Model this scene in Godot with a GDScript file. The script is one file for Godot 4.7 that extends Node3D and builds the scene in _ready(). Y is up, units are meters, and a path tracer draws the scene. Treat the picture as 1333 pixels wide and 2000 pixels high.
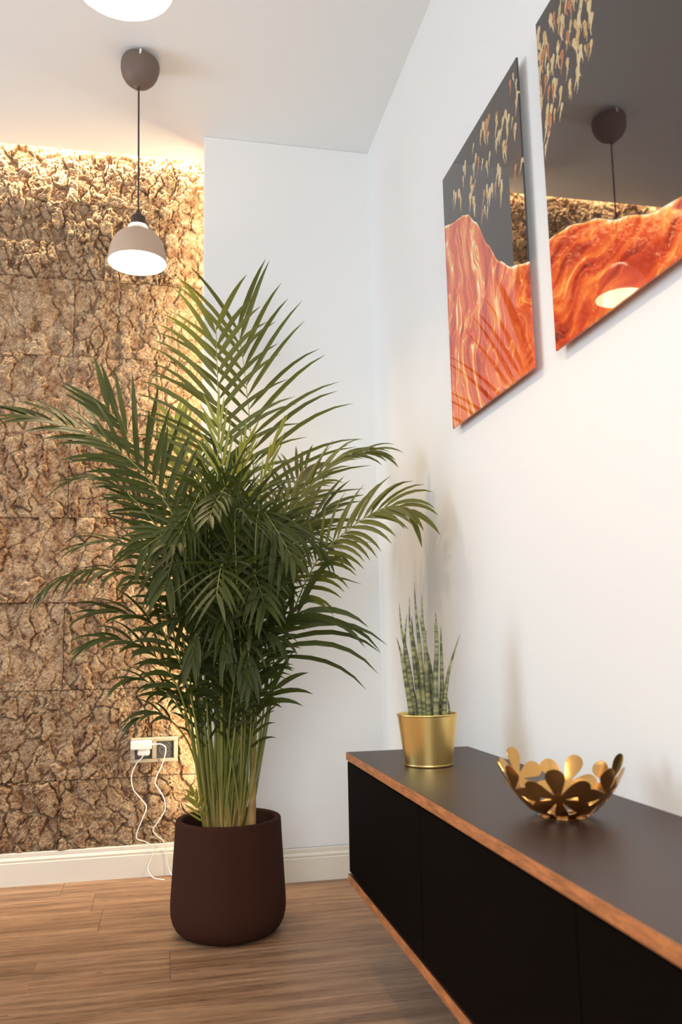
extends Node3D
# A room corner: cork bark wall, white walls, pendant lamps, a potted areca palm, a floating sideboard and two glossy prints.
# x = 0 is the right wall, z = 0 the white back wall, y = 0 the floor; metres.

const H := 2.589          # ceiling height
const XE := -0.611        # free edge of the white back wall
const ROOM_LEFT := -3.0
const ROOM_FRONT := 4.4

class Geo:
	var v := PackedVector3Array()
	var n := PackedVector3Array()
	var c := PackedColorArray()
	var u := PackedVector2Array()
	var ix := PackedInt32Array()
	var col := Color.WHITE

	func add(p: Vector3, nn: Vector3, uv := Vector2.ZERO) -> int:
		v.push_back(p); n.push_back(nn); u.push_back(uv); c.push_back(col)
		return v.size() - 1

	func tri(a: int, b: int, d: int) -> void:
		var cr := (v[b] - v[a]).cross(v[d] - v[a])
		ix.push_back(a)
		if cr.dot(n[a] + n[b] + n[d]) > 0.0:
			ix.push_back(d); ix.push_back(b)
		else:
			ix.push_back(b); ix.push_back(d)

	func poly(pts: Array, out: Vector3) -> void:      # a convex flat polygon; uv in metres
		var first := v.size()
		var a := out.abs()
		for p: Vector3 in pts:
			var uv := Vector2(p.x, -p.y)
			if a.x > a.y and a.x > a.z: uv = Vector2(p.z, -p.y)
			elif a.y > a.z: uv = Vector2(p.x, p.z)
			add(p, out, uv)
		for i in range(1, pts.size() - 1):
			tri(first, first + i, first + i + 1)

	func box(ce: Vector3, size: Vector3, b := 0.002) -> void:   # a box with chamfered edges
		var h := size / 2.0
		b = minf(b, minf(h.x, minf(h.y, h.z)) * 0.6)
		for k in 3:
			var i := (k + 1) % 3
			var j := (k + 2) % 3
			for s: float in [-1.0, 1.0]:
				var pts := []
				for q in [[-1.0, -1.0], [1.0, -1.0], [1.0, 1.0], [-1.0, 1.0]]:
					var p := Vector3()
					p[k] = s * h[k]; p[i] = q[0] * (h[i] - b); p[j] = q[1] * (h[j] - b)
					pts.append(ce + p)
				var o := Vector3()
				o[k] = s
				poly(pts, o)
			for si: float in [-1.0, 1.0]:
				for sj: float in [-1.0, 1.0]:
					var pts := []
					for q in [[0, -1.0], [1, -1.0], [1, 1.0], [0, 1.0]]:
						var p := Vector3()
						p[i] = si * (h[i] if q[0] == 0 else h[i] - b)
						p[j] = sj * (h[j] - b if q[0] == 0 else h[j])
						p[k] = q[1] * (h[k] - b)
						pts.append(ce + p)
					var o := Vector3()
					o[i] = si; o[j] = sj
					poly(pts, o.normalized())
		for sx: float in [-1.0, 1.0]:
			for sy: float in [-1.0, 1.0]:
				for sz: float in [-1.0, 1.0]:
					poly([ce + Vector3(sx * h.x, sy * (h.y - b), sz * (h.z - b)), ce + Vector3(sx * (h.x - b), sy * h.y, sz * (h.z - b)), ce + Vector3(sx * (h.x - b), sy * (h.y - b), sz * h.z)], Vector3(sx, sy, sz).normalized())

	func grid(rows: Array, closed: bool, flip := 1.0) -> void:   # smooth sheet through rows of points
		var nr := rows.size()
		var m: int = rows[0].size()
		var first := v.size()
		for i in nr:
			for j in m:
				var jp := (j + 1) % m if closed else mini(j + 1, m - 1)
				var jm := (j + m - 1) % m if closed else maxi(j - 1, 0)
				var i2 := mini(i + 1, nr - 1)
				var i1 := maxi(i - 1, 0)
				var du: Vector3 = rows[i][jp] - rows[i][jm]
				if du.length_squared() < 1e-12:
					var k := 1 if i == 0 else nr - 2
					du = rows[k][jp] - rows[k][jm]
				var dv: Vector3 = rows[i2][j] - rows[i1][j]
				var nn := du.cross(dv).normalized() * flip
				if nn == Vector3.ZERO: nn = Vector3.UP
				add(rows[i][j], nn, Vector2(float(j) / (m if closed else maxi(m - 1, 1)), float(i) / maxi(nr - 1, 1)))
		for i in nr - 1:
			for j in (m if closed else m - 1):
				var a := first + i * m + j
				var b := first + i * m + (j + 1) % m
				tri(a, b, b + m)
				tri(a, b + m, a + m)

	func lathe(prof: Array, segs: int, ce := Vector3.ZERO, flip := 1.0) -> void:   # prof: Vector2(radius, height)
		var rows := []
		for p: Vector2 in prof:
			var r := PackedVector3Array()
			for j in segs:
				var a := TAU * j / segs
				r.push_back(ce + Vector3(cos(a) * p.x, p.y, sin(a) * p.x))
			rows.append(r)
		grid(rows, true, flip)

	func tube(pts: Array, radii: Array, segs: int, cols: Array = []) -> void:
		var nr := pts.size()
		var t0: Vector3 = (pts[1] - pts[0]).normalized()
		var side := t0.cross(Vector3(0.3, 0.1, 1.0)).normalized()
		var first := v.size()
		for i in nr:
			var t: Vector3 = (pts[mini(i + 1, nr - 1)] - pts[maxi(i - 1, 0)]).normalized()
			side = (side - t * side.dot(t)).normalized()
			var up := t.cross(side)
			if cols.size(): col = cols[i]
			for j in segs:
				var a := TAU * j / segs
				var d := side * cos(a) + up * sin(a)
				add(pts[i] + d * float(radii[i]), d, Vector2(float(j) / segs, float(i) / (nr - 1)))
		for i in nr - 1:
			for j in segs:
				var a := first + i * segs + j
				var b := first + i * segs + (j + 1) % segs
				tri(a, b, b + segs)
				tri(a, b + segs, a + segs)
		for e in [0, nr - 1]:
			var ring := []
			for j in segs: ring.append(v[first + e * segs + j])
			poly(ring, -t0 if e == 0 else (pts[nr - 1] - pts[nr - 2]).normalized())

	func mesh() -> ArrayMesh:
		var a := []
		a.resize(Mesh.ARRAY_MAX)
		a[Mesh.ARRAY_VERTEX] = v; a[Mesh.ARRAY_NORMAL] = n; a[Mesh.ARRAY_COLOR] = c; a[Mesh.ARRAY_TEX_UV] = u; a[Mesh.ARRAY_INDEX] = ix
		var m := ArrayMesh.new()
		m.add_surface_from_arrays(Mesh.PRIMITIVE_TRIANGLES, a)
		return m


# ---------- naming, tagging, materials ----------
var used := {}

func numbered(called: String) -> String:
	var k: int = used.get(called, 0)
	used[called] = k + 1
	return called if k == 0 else "%s_%03d" % [called, k]

func part(called: String, g, m: Material, parent: Node3D) -> MeshInstance3D:
	var o := MeshInstance3D.new()
	o.name = called
	o.mesh = g if g is Mesh else g.mesh()
	o.material_override = m
	o.cast_shadow = GeometryInstance3D.SHADOW_CASTING_SETTING_ON
	parent.add_child(o, true)
	return o

func thing(called: String, label: String, category: String, at := Vector3.ZERO, group := "") -> Node3D:
	var o := Node3D.new()
	o.name = numbered(called)
	add_child(o)
	o.position = at
	o.set_meta("label", label); o.set_meta("category", category)
	if group: o.set_meta("group", group)
	return o

func structure(called: String, g, m: Material, label := "", category := "") -> MeshInstance3D:
	var o := part(called, g, m, self)
	o.set_meta("kind", "structure")
	if label: o.set_meta("label", label)
	if category: o.set_meta("category", category)
	return o

func mat(c: Color, rough := 0.6, metal := 0.0) -> StandardMaterial3D:
	var m := StandardMaterial3D.new()
	m.albedo_color = c; m.roughness = rough; m.metallic = metal
	return m

func noise(type: int, freq: float, sd: int, octaves := 1) -> FastNoiseLite:
	var f := FastNoiseLite.new()
	f.noise_type = type; f.frequency = freq; f.seed = sd
	if octaves > 1:
		f.fractal_type = FastNoiseLite.FRACTAL_FBM; f.fractal_octaves = octaves
	else:
		f.fractal_type = FastNoiseLite.FRACTAL_NONE
	return f

func noise_tex(freq: float, sd: int, octaves: int, lo: Color, hi: Color, size := 512) -> NoiseTexture2D:
	var t := NoiseTexture2D.new()
	t.width = size; t.height = size; t.seamless = true
	t.noise = noise(FastNoiseLite.TYPE_SIMPLEX_SMOOTH, freq, sd, octaves)
	var r := Gradient.new()
	r.set_color(0, lo); r.set_color(1, hi)
	t.color_ramp = r
	return t

func glow(c: Color, e: float) -> StandardMaterial3D:
	var m := mat(c, 0.6)
	m.emission_enabled = true; m.emission = c; m.emission_energy_multiplier = e
	return m

func spline(p: Array, per: int) -> PackedVector3Array:      # Catmull-Rom through the points
	var out := PackedVector3Array()
	for i in p.size() - 1:
		var a: Vector3 = p[maxi(i - 1, 0)]
		var d: Vector3 = p[mini(i + 2, p.size() - 1)]
		for k in per:
			out.push_back((p[i] as Vector3).cubic_interpolate(p[i + 1], a, d, float(k) / per))
	out.push_back(p[p.size() - 1])
	return out

# ---------- the scene ----------
var paint: StandardMaterial3D
var trim_white: StandardMaterial3D

func _ready() -> void:
	set_view()
	set_daylight()
	paint = mat(Color(0.93, 0.925, 0.91), 0.75)
	trim_white = mat(Color(0.90, 0.865, 0.80), 0.4)
	build_shell()
	build_window()
	build_floor()
	build_cork()
	build_baseboards()
	build_led_strips()
	build_pendants()
	build_sideboard()
	build_prints()
	build_palm()
	build_snake_plant()
	build_bowl()
	build_socket()

func set_view() -> void:
	var cam := Camera3D.new()
	cam.name = "camera"
	add_child(cam)
	cam.position = Vector3(-0.7329, 0.7576, 2.823)
	cam.rotation = Vector3(0.1558, -0.21, -0.02)
	cam.fov = 63.07
	cam.near = 0.05
	cam.far = 60.0
	var lens := CameraAttributesPhysical.new()
	lens.frustum_focal_length = 19.555
	lens.frustum_focus_distance = 2.25
	lens.exposure_aperture = 3.2
	cam.attributes = lens
	var we := WorldEnvironment.new()
	we.name = "surroundings"
	var e := Environment.new()
	e.background_mode = Environment.BG_COLOR          # an evenly overcast sky beyond the windows
	e.background_color = Color(0.72, 0.78, 0.85)
	e.tonemap_mode = Environment.TONE_MAPPER_LINEAR
	e.tonemap_exposure = EXPOSURE
	e.sdfgi_enabled = true; e.ssao_enabled = true; e.ssil_enabled = true
	we.environment = e
	add_child(we)

const EXPOSURE := 0.53
const WIN_Z := [0.05, 1.15]        # the window in the left wall, from z to z
const WIN_X := [-2.15, -0.55]        # the window in the front wall, from x to x
const WIN_Y0 := 0.55
const WIN_Y1 := 2.15
const DAY := Color(0.80, 0.905, 1.0)
const DAY_SOFT := Color(0.94, 0.965, 1.0)
const DAY_ENERGY := 6.3
const DAY_ENERGY_FRONT := 11.5
const PENDANT_ENERGY := 0.78
const LED_TOP := 13.0
const LED_SIDE := 2.0
const WARM := Color(1.0, 0.885, 0.73)

func area(called: String, at: Vector3, towards: Vector3, size: Vector2, c: Color, e: float, parent: Node3D) -> void:
	var l := AreaLight3D.new()
	l.name = called
	l.area_size = size
	l.light_color = c
	l.light_energy = e
	l.shadow_enabled = true
	parent.add_child(l, true)
	l.look_at_from_position(at, at + towards, Vector3.UP if absf(towards.y) < 0.9 else Vector3.BACK)

func set_daylight() -> void:
	# the daylight of the windows: one in the left wall, one behind the viewer
	var y := (WIN_Y0 + WIN_Y1) / 2
	var h := WIN_Y1 - WIN_Y0 - 0.1
	area("daylight", Vector3(ROOM_LEFT + 0.02, y, (WIN_Z[0] + WIN_Z[1]) / 2), Vector3(1, 0, 0), Vector2(WIN_Z[1] - WIN_Z[0] - 0.1, h), DAY, DAY_ENERGY, self)
	area("daylight", Vector3((WIN_X[0] + WIN_X[1]) / 2, y, ROOM_FRONT - 0.02), Vector3(0, 0, -1), Vector2(WIN_X[1] - WIN_X[0] - 0.1, h), DAY_SOFT, DAY_ENERGY_FRONT, self)

func build_shell() -> void:
	var g := Geo.new()
	g.box(Vector3(XE / 2 + 0.02, H / 2, -0.035), Vector3(-XE + 0.04, H, 0.07), 0.002)
	structure("wall_partition", g, paint, "white painted wall section standing in front of the cork wall", "wall")
	g = Geo.new()
	g.box(Vector3(0.06, H / 2, 2.0), Vector3(0.12, H + 0.5, 5.2), 0.0)
	structure("wall_right", g, paint, "bright white wall behind the sideboard and the prints", "wall")
	g = Geo.new()
	var zf := ROOM_FRONT + 0.06
	g.box(Vector3(-1.5, WIN_Y0 / 2, zf), Vector3(3.3, WIN_Y0, 0.12), 0.0)
	g.box(Vector3(-1.5, (WIN_Y1 + H + 0.25) / 2, zf), Vector3(3.3, H + 0.25 - WIN_Y1, 0.12), 0.0)
	for q in [[-3.15, WIN_X[0]], [WIN_X[1], 0.15]]:
		g.box(Vector3((q[0] + q[1]) / 2, (WIN_Y0 + WIN_Y1) / 2, zf), Vector3(q[1] - q[0], WIN_Y1 - WIN_Y0, 0.12), 0.0)
	structure("wall_front", g, paint, "white wall with a wide window facing the cork wall", "wall")
	g = Geo.new()
	var x := ROOM_LEFT - 0.06
	g.box(Vector3(x, WIN_Y0 / 2, 2.0), Vector3(0.12, WIN_Y0, 5.2), 0.0)
	g.box(Vector3(x, (WIN_Y1 + H + 0.25) / 2, 2.0), Vector3(0.12, H + 0.25 - WIN_Y1, 5.2), 0.0)
	for q in [[-0.6, WIN_Z[0]], [WIN_Z[1], 4.6]]:
		g.box(Vector3(x, (WIN_Y0 + WIN_Y1) / 2, (q[0] + q[1]) / 2), Vector3(0.12, WIN_Y1 - WIN_Y0, q[1] - q[0]), 0.0)
	structure("wall_left", g, paint, "white wall with a window beside the cork wall", "wall")
	g = Geo.new()
	g.box(Vector3(-1.5, H + 0.04, (ROOM_FRONT - 0.171) / 2 + 0.0), Vector3(3.1, 0.08, ROOM_FRONT + 0.171), 0.001)
	structure("ceiling", g, paint, "plain white ceiling ending in a lit slot before the cork", "ceiling")
	g = Geo.new()
	g.box(Vector3(-1.5, H + 0.21, -0.2), Vector3(3.1, 0.06, 0.5), 0.0)
	structure("trim_cove", g, paint, "white lid of the light slot over the cork wall", "trim")

func build_window() -> void:
	var m := mat(Color(0.92, 0.92, 0.91), 0.35)
	var glass := mat(Color(1, 1, 1, 0.05), 0.02)
	glass.transparency = BaseMaterial3D.TRANSPARENCY_ALPHA
	var h := WIN_Y1 - WIN_Y0
	for k in 2:
		var w: float = WIN_Z[1] - WIN_Z[0] if k == 0 else WIN_X[1] - WIN_X[0]
		var g := Geo.new()
		for s: float in [-1.0, 1.0]:
			g.box(Vector3(s * (w / 2 - 0.025), 0, 0), Vector3(0.05, h, 0.06), 0.004)
			g.box(Vector3(0, s * (h / 2 - 0.025), 0), Vector3(w - 0.1, 0.05, 0.06), 0.004)
		var win := structure("window_%d" % (k + 1), g, m, ["white framed window in the side wall next to the cork", "wide white framed window facing the cork wall"][k], "window")
		g = Geo.new()
		g.box(Vector3.ZERO, Vector3(w - 0.1, h - 0.1, 0.006), 0.0)
		part("pane", g, glass, win)
		win.position = Vector3(ROOM_LEFT - 0.06, (WIN_Y0 + WIN_Y1) / 2, (WIN_Z[0] + WIN_Z[1]) / 2) if k == 0 else Vector3((WIN_X[0] + WIN_X[1]) / 2, (WIN_Y0 + WIN_Y1) / 2, ROOM_FRONT + 0.06)
		if k == 0: win.rotation.y = PI / 2

# ---------- floor: printed oak planks laid along x ----------
func stretched(w: int, h: int, sw: int, sh: int, freq: float, sd: int, octaves: int) -> PackedByteArray:
	var im := noise(FastNoiseLite.TYPE_SIMPLEX_SMOOTH, freq, sd, octaves).get_image(sw, sh, false, false, true)
	im.resize(w, h, Image.INTERPOLATE_CUBIC)
	im.convert(Image.FORMAT_L8)
	return im.get_data()

func wood_texture() -> ImageTexture:
	var w := 1024
	var h := 1024
	var a := stretched(w, h, 96, 1024, 0.045, 11, 4)     # broad streaks
	var b := stretched(w, h, 160, 1024, 0.16, 12, 3)     # fine grain
	var d := stretched(w, h, 1024, 1024, 0.25, 13, 2)     # specks
	var broad := stretched(w, h, 24, 160, 0.09, 14, 2)
	var out := PackedByteArray()
	out.resize(w * h * 3)
	for i in w * h:
		var s := (a[i] - 128) / 128.0
		var f := (b[i] - 128) / 128.0
		var k := (d[i] - 128) / 128.0
		var q := (broad[i] - 128) / 128.0
		var t := 0.70 + s * 0.085 + f * 0.075 + q * 0.12 + k * 0.06
		var dark := clampf((-s - 0.35) * 1.6, 0.0, 1.0) * clampf(-f * 1.4 + 0.3, 0.0, 1.0)
		t = t * (1.0 - dark * 0.3)
		out[i * 3] = clampi(int(t * 232.0), 0, 255)
		out[i * 3 + 1] = clampi(int(t * 190.0 + q * 5.0), 0, 255)
		out[i * 3 + 2] = clampi(int(t * 152.0 + q * 8.0), 0, 255)
	var im := Image.create_from_data(w, h, false, Image.FORMAT_RGB8, out)
	# a few small knots with a short check beside each
	var rng := RandomNumberGenerator.new()
	rng.seed = 8
	for k in 5:
		var cx := rng.randf_range(60, 960)
		var cy := (k % 4) * 256.0 + 128.0 + rng.randf_range(-60, 60)
		var long := rng.randf_range(9.0, 16.0)
		for i in 420:
			var turn := rng.randf() * TAU
			var r := sqrt(rng.randf())
			var px := clampi(int(cx + cos(turn) * r * long * (1.0 + 0.4 * sin(turn * 3.0))), 0, w - 1)
			var py := clampi(int(cy + sin(turn) * r * 5.0 + cos(turn * 2.0) * 2.0), 0, h - 1)
			im.set_pixel(px, py, im.get_pixel(px, py).lerp(Color(0.33, 0.23, 0.16), 0.35 * (1.0 - r * 0.6)))
	return ImageTexture.create_from_image(im)

func build_floor() -> void:
	var base := Geo.new()
	base.box(Vector3(-1.5, -0.06, 2.0), Vector3(3.3, 0.1, 5.2), 0.0)
	var fl := structure("floor", base, mat(Color(0.25, 0.2, 0.16), 0.9), "greyish oak laminate floor of long planks", "floor")
	var m := mat(Color(0.89, 0.82, 0.755), 0.5)
	m.albedo_texture = wood_texture()
	var pw := 0.192
	var pl := 1.28
	var rng := RandomNumberGenerator.new()
	rng.seed = 3
	var row := 0
	var z := -0.24
	while z < ROOM_FRONT:
		var x := ROOM_LEFT - rng.randf_range(0.1, 1.1)
		if row == 3: x = -2.51
		while x < 0.0:
			var x0 := maxf(x, ROOM_LEFT)
			var x1 := minf(x + pl, 0.0)
			if x1 - x0 > 0.03:
				var g := Geo.new()
				g.box(Vector3((x0 + x1) / 2, -0.005, z + pw / 2), Vector3(x1 - x0 - 0.0006, 0.01, pw - 0.0006), 0.0007)
				var variant := rng.randi() % 4
				var du := rng.randf()
				for i in g.v.size():
					g.u[i] = Vector2((g.v[i].x - x) / pl + du, variant * 0.25 + 0.01 + (g.v[i].z - z) / pw * 0.23)
				part("plank", g, m, fl)
			x += pl
		z += pw
		row += 1

# ---------- cork bark wall ----------
func build_cork() -> void:
	var base := Geo.new()
	base.box(Vector3(-1.5, H / 2, -0.30), Vector3(3.3, H + 0.5, 0.12), 0.0)
	var wall := structure("wall_back", base, mat(Color(0.30, 0.20, 0.13), 0.95), "wall clad in rough natural cork bark panels", "wall")
	var m := mat(Color.WHITE, 0.92)
	m.vertex_color_use_as_albedo = true
	m.albedo_texture = noise_tex(0.07, 21, 5, Color(0.66, 0.60, 0.54), Color(1.0, 1.0, 1.0))
	m.uv1_scale = Vector3(4.3, 4.3, 1)
	m.heightmap_enabled = true
	m.heightmap_texture = noise_tex(0.09, 22, 5, Color.BLACK, Color.WHITE)
	m.heightmap_scale = 0.45
	var warp := noise(FastNoiseLite.TYPE_SIMPLEX_SMOOTH, 13.0, 31, 2)
	var cell := noise(FastNoiseLite.TYPE_CELLULAR, 21.0, 32)
	cell.cellular_return_type = FastNoiseLite.RETURN_DISTANCE2_SUB
	cell.cellular_distance_function = FastNoiseLite.DISTANCE_EUCLIDEAN
	cell.cellular_jitter = 1.0
	var value := noise(FastNoiseLite.TYPE_CELLULAR, 21.0, 32)
	value.cellular_return_type = FastNoiseLite.RETURN_CELL_VALUE
	value.cellular_distance_function = FastNoiseLite.DISTANCE_EUCLIDEAN
	value.cellular_jitter = 1.0
	var small := noise(FastNoiseLite.TYPE_CELLULAR, 62.0, 33)
	small.cellular_return_type = FastNoiseLite.RETURN_DISTANCE2_SUB
	small.cellular_distance_function = FastNoiseLite.DISTANCE_EUCLIDEAN
	small.cellular_jitter = 1.0
	var big := noise(FastNoiseLite.TYPE_SIMPLEX_SMOOTH, 7.0, 34, 2)
	var fine := noise(FastNoiseLite.TYPE_SIMPLEX_SMOOTH, 36.0, 35, 5)
	fine.fractal_gain = 0.62
	var split := noise(FastNoiseLite.TYPE_SIMPLEX_SMOOTH, 10.0, 37, 2)
	var layer := noise(FastNoiseLite.TYPE_SIMPLEX_SMOOTH, 1.0, 38, 2)
	var speck := noise(FastNoiseLite.TYPE_SIMPLEX_SMOOTH, 58.0, 91, 4)
	var fissure := noise(FastNoiseLite.TYPE_SIMPLEX_SMOOTH, 13.0, 40, 3)
	var pocks := noise(FastNoiseLite.TYPE_SIMPLEX_SMOOTH, 95.0, 44, 2)
	var pits := noise(FastNoiseLite.TYPE_SIMPLEX_SMOOTH, 26.0, 39, 2)
	var tone := noise(FastNoiseLite.TYPE_SIMPLEX_SMOOTH, 15.0, 86, 4)
	var rng := RandomNumberGenerator.new()
	rng.seed = 17
	var row := 0
	var y0 := 0.1
	while y0 < H + 0.09:
		var y1: float = 0.32 + 0.297 * row
		var x := -1.07 if row % 2 == 0 else -0.77
		while x > ROOM_LEFT: x -= 0.6
		while x < -0.36:
			var xa := maxf(x, ROOM_LEFT) + 0.0003
			var xb := minf(x + 0.6, -0.36) - 0.0003
			var step := 0.0031 if xb > -1.3 else (0.005 if xb > -1.75 else 0.012)
			var rough: float = [1.15, 1.0, 0.9, 1.0, 1.05, 0.85, 0.62, 1.1, 1.1][mini(row, 8)] * rng.randf_range(0.9, 1.1)
			var off := Vector2(rng.randf_range(-40, 40), rng.randf_range(-40, 40))
			var ang := rng.randf_range(-0.35, 0.35)
			var grow := rng.randf_range(0.66, 1.25)
			var stretch := rng.randf_range(0.46, 0.72)
			var shade := rng.randf_range(-0.12, 0.12)
			var nx := maxi(int((xb - xa) / step), 2) + 1
			var ny := maxi(int((y1 - y0 - 0.0024) / step), 2) + 1
			var vs := PackedVector3Array()
			var cs := PackedColorArray()
			var us := PackedVector2Array()
			us.resize((nx + 2) * (ny + 2))
			vs.resize((nx + 2) * (ny + 2)); cs.resize((nx + 2) * (ny + 2))
			var ca := cos(ang)
			var sa := sin(ang)
			for j in ny + 2:
				var fy := clampf(float(j - 1) / (ny - 1), 0.0, 1.0)
				var yy := lerpf(y0 + 0.0003, y1 - 0.0003, fy)
				for i in nx + 2:
					var fx := clampf(float(i - 1) / (nx - 1), 0.0, 1.0)
					var xx := lerpf(xa, xb, fx)
					var lx := (xx * ca - yy * sa) * grow + off.x
					var ly := (xx * sa + yy * ca) * grow + off.y
					var wa := warp.get_noise_2d(lx, ly)
					var wb := warp.get_noise_2d(lx + 37.0, ly - 11.0)
					var fi := fine.get_noise_2d(lx, ly * 1.4)
					var px := lx + 0.016 * wa + 0.0045 * fi
					var py := (ly + 0.018 * wb - 0.0045 * fi) * stretch
					var sp := split.get_noise_2d(lx, ly)
					var crack := smoothstep(0.0, 0.12, cell.get_noise_2d(px, py) + 1.0)
					crack = lerpf(1.0, crack, clampf(0.80 + 1.6 * sp, 0.15, 1.0))
					# long fissures that follow the growth of the bark
					var fis := fissure.get_noise_2d(px * 1.0, py * 0.55)
					var groove := smoothstep(0.0, 0.06, absf(fis))
					groove = lerpf(1.0, groove, clampf(0.25 - 1.6 * sp, 0.0, 1.0))
					var cv := value.get_noise_2d(px, py)
					var chip := smoothstep(0.0, 0.20, small.get_noise_2d(px + 0.3, py * 1.25) + 1.0)
					chip = lerpf(1.0, chip, clampf(0.5 - 1.6 * sp, 0.1, 1.0))
					var ly2 := layer.get_noise_2d((lx + 0.02 * wa) * 22.0, (ly + 0.02 * wb) * 170.0)
					var pit := clampf((pits.get_noise_2d(lx, ly) - 0.34) * 4.0, 0.0, 1.0)
					var pock := clampf((pocks.get_noise_2d(lx, ly) - 0.38) * 5.0, 0.0, 1.0)
					var whole := crack * groove
					var hgt := 0.011 + rough * (0.0140 * whole * (1.0 + 0.65 * cv) + 0.004 * chip * whole - 0.008 * pit - 0.004 * pock) + 0.007 * big.get_noise_2d(lx, ly) + 0.0034 * fi + 0.0014 * ly2
					var edge := (j == 0 or i == 0 or j == ny + 1 or i == nx + 1)
					var k := j * (nx + 2) + i
					vs[k] = Vector3(xx, yy, -0.24 + (0.0 if edge else clampf(hgt, 0.001, 0.046)))
					# the bark's own colour: patches and specks of their own, unrelated to the relief
					var t := clampf(0.52 + 0.75 * tone.get_noise_2d(lx, ly) + shade + 0.55 * speck.get_noise_2d(lx, ly), 0.0, 1.0)
					var col := Color(0.34, 0.172, 0.082).lerp(Color(0.80, 0.595, 0.385), t)
					cs[k] = col
					us[k] = Vector2(lx, ly)
			var ns := PackedVector3Array()
			ns.resize(vs.size())
			var w := nx + 2
			for j in ny + 2:
				for i in w:
					var du := vs[j * w + mini(i + 1, nx + 1)] - vs[j * w + maxi(i - 1, 0)]
					var dv := vs[mini(j + 1, ny + 1) * w + i] - vs[maxi(j - 1, 0) * w + i]
					ns[j * w + i] = du.cross(dv).normalized()
			var ix := PackedInt32Array()
			ix.resize((nx + 1) * (ny + 1) * 6)
			var q := 0
			for j in ny + 1:
				for i in nx + 1:
					var a := j * w + i
					ix[q] = a; ix[q + 1] = a + w + 1; ix[q + 2] = a + 1
					ix[q + 3] = a; ix[q + 4] = a + w; ix[q + 5] = a + w + 1
					q += 6
			var arr := []
			arr.resize(Mesh.ARRAY_MAX)
			arr[Mesh.ARRAY_VERTEX] = vs; arr[Mesh.ARRAY_NORMAL] = ns; arr[Mesh.ARRAY_COLOR] = cs; arr[Mesh.ARRAY_TEX_UV] = us; arr[Mesh.ARRAY_INDEX] = ix
			var am := ArrayMesh.new()
			am.add_surface_from_arrays(Mesh.PRIMITIVE_TRIANGLES, arr)
			part("cork_panel", am, m, wall)
			x += 0.6
		y0 = y1
		row += 1

# ---------- skirting ----------
func skirting(called: String, x0: float, x1: float, z: float, label: String) -> void:
	# profile: (depth from the face, height); the face is at z
	var prof := [[0.0, 0.0], [0.0, 0.070], [-0.001, 0.0715], [-0.0035, 0.073], [-0.002, 0.0755], [-0.0015, 0.079], [-0.003, 0.083], [-0.0045, 0.085], [-0.0085, 0.0865], [-0.0075, 0.0895], [-0.0075, 0.098], [-0.0085, 0.1005], [-0.0105, 0.1015], [-0.0170, 0.1015]]
	var g := Geo.new()
	for k in prof.size() - 1:
		var a := Vector3(0, prof[k][1], z + prof[k][0])
		var b := Vector3(0, prof[k + 1][1], z + prof[k + 1][0])
		var nn := Vector3(0, -(b.z - a.z), b.y - a.y).normalized()
		g.poly([a + Vector3(x0, 0, 0), a + Vector3(x1, 0, 0), b + Vector3(x1, 0, 0), b + Vector3(x0, 0, 0)], nn)
	for e: float in [x0, x1]:
		var pts := []
		for p in prof: pts.append(Vector3(e, p[1], z + p[0]))
		pts.append(Vector3(e, 0.0, z - 0.03))
		g.poly([Vector3(e, 0, z), Vector3(e, 0.07, z), Vector3(e, 0.0855, z - 0.0045), Vector3(e, 0.1015, z - 0.0105), Vector3(e, 0.1015, z - 0.017), Vector3(e, 0, z - 0.017)], Vector3(-1 if e == x0 else 1, 0, 0))
	g.poly([Vector3(x0, 0.1015, z - 0.0105), Vector3(x1, 0.1015, z - 0.0105), Vector3(x1, 0.1015, z - 0.06), Vector3(x0, 0.1015, z - 0.06)], Vector3.UP)
	structure(called, g, trim_white, label, "baseboard")

func build_baseboards() -> void:
	skirting("baseboard_back", ROOM_LEFT, -0.45, -0.190, "white moulded skirting board under the cork wall")
	skirting("baseboard_partition", XE, 0.0, 0.014, "white moulded skirting board under the white back wall")

# ---------- light strips hidden in the slots round the cork ----------
func build_led_strips() -> void:
	var g := Geo.new()
	g.box(Vector3.ZERO, Vector3(2.55, 0.008, 0.012), 0.001)
	var at := Vector3(-1.72, H + 0.075, -0.184)
	var t := thing("led_strip", "warm light strip hidden in the ceiling slot over the cork wall", "light strip", at)
	part("diffuser", g, glow(Color(1.0, 0.86, 0.62), 2.0), t)
	area("strip_light", at + Vector3(0, -0.006, 0), Vector3(0, -1, 0), Vector2(2.5, 0.012), Color(1.0, 0.92, 0.76), LED_TOP, t)
	g = Geo.new()
	g.box(Vector3.ZERO, Vector3(0.012, 2.3, 0.008), 0.001)
	at = Vector3(-0.575, 1.35, -0.078)
	t = thing("led_strip", "upright warm light strip behind the free edge of the white wall", "light strip", at)
	part("diffuser", g, glow(Color(1.0, 0.86, 0.62), 2.0), t)
	area("strip_light", at + Vector3(-0.008, 0, -0.008), Vector3(-0.6, 0, -0.8), Vector2(0.012, 2.25), Color(1.0, 0.92, 0.76), LED_SIDE, t)

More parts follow.
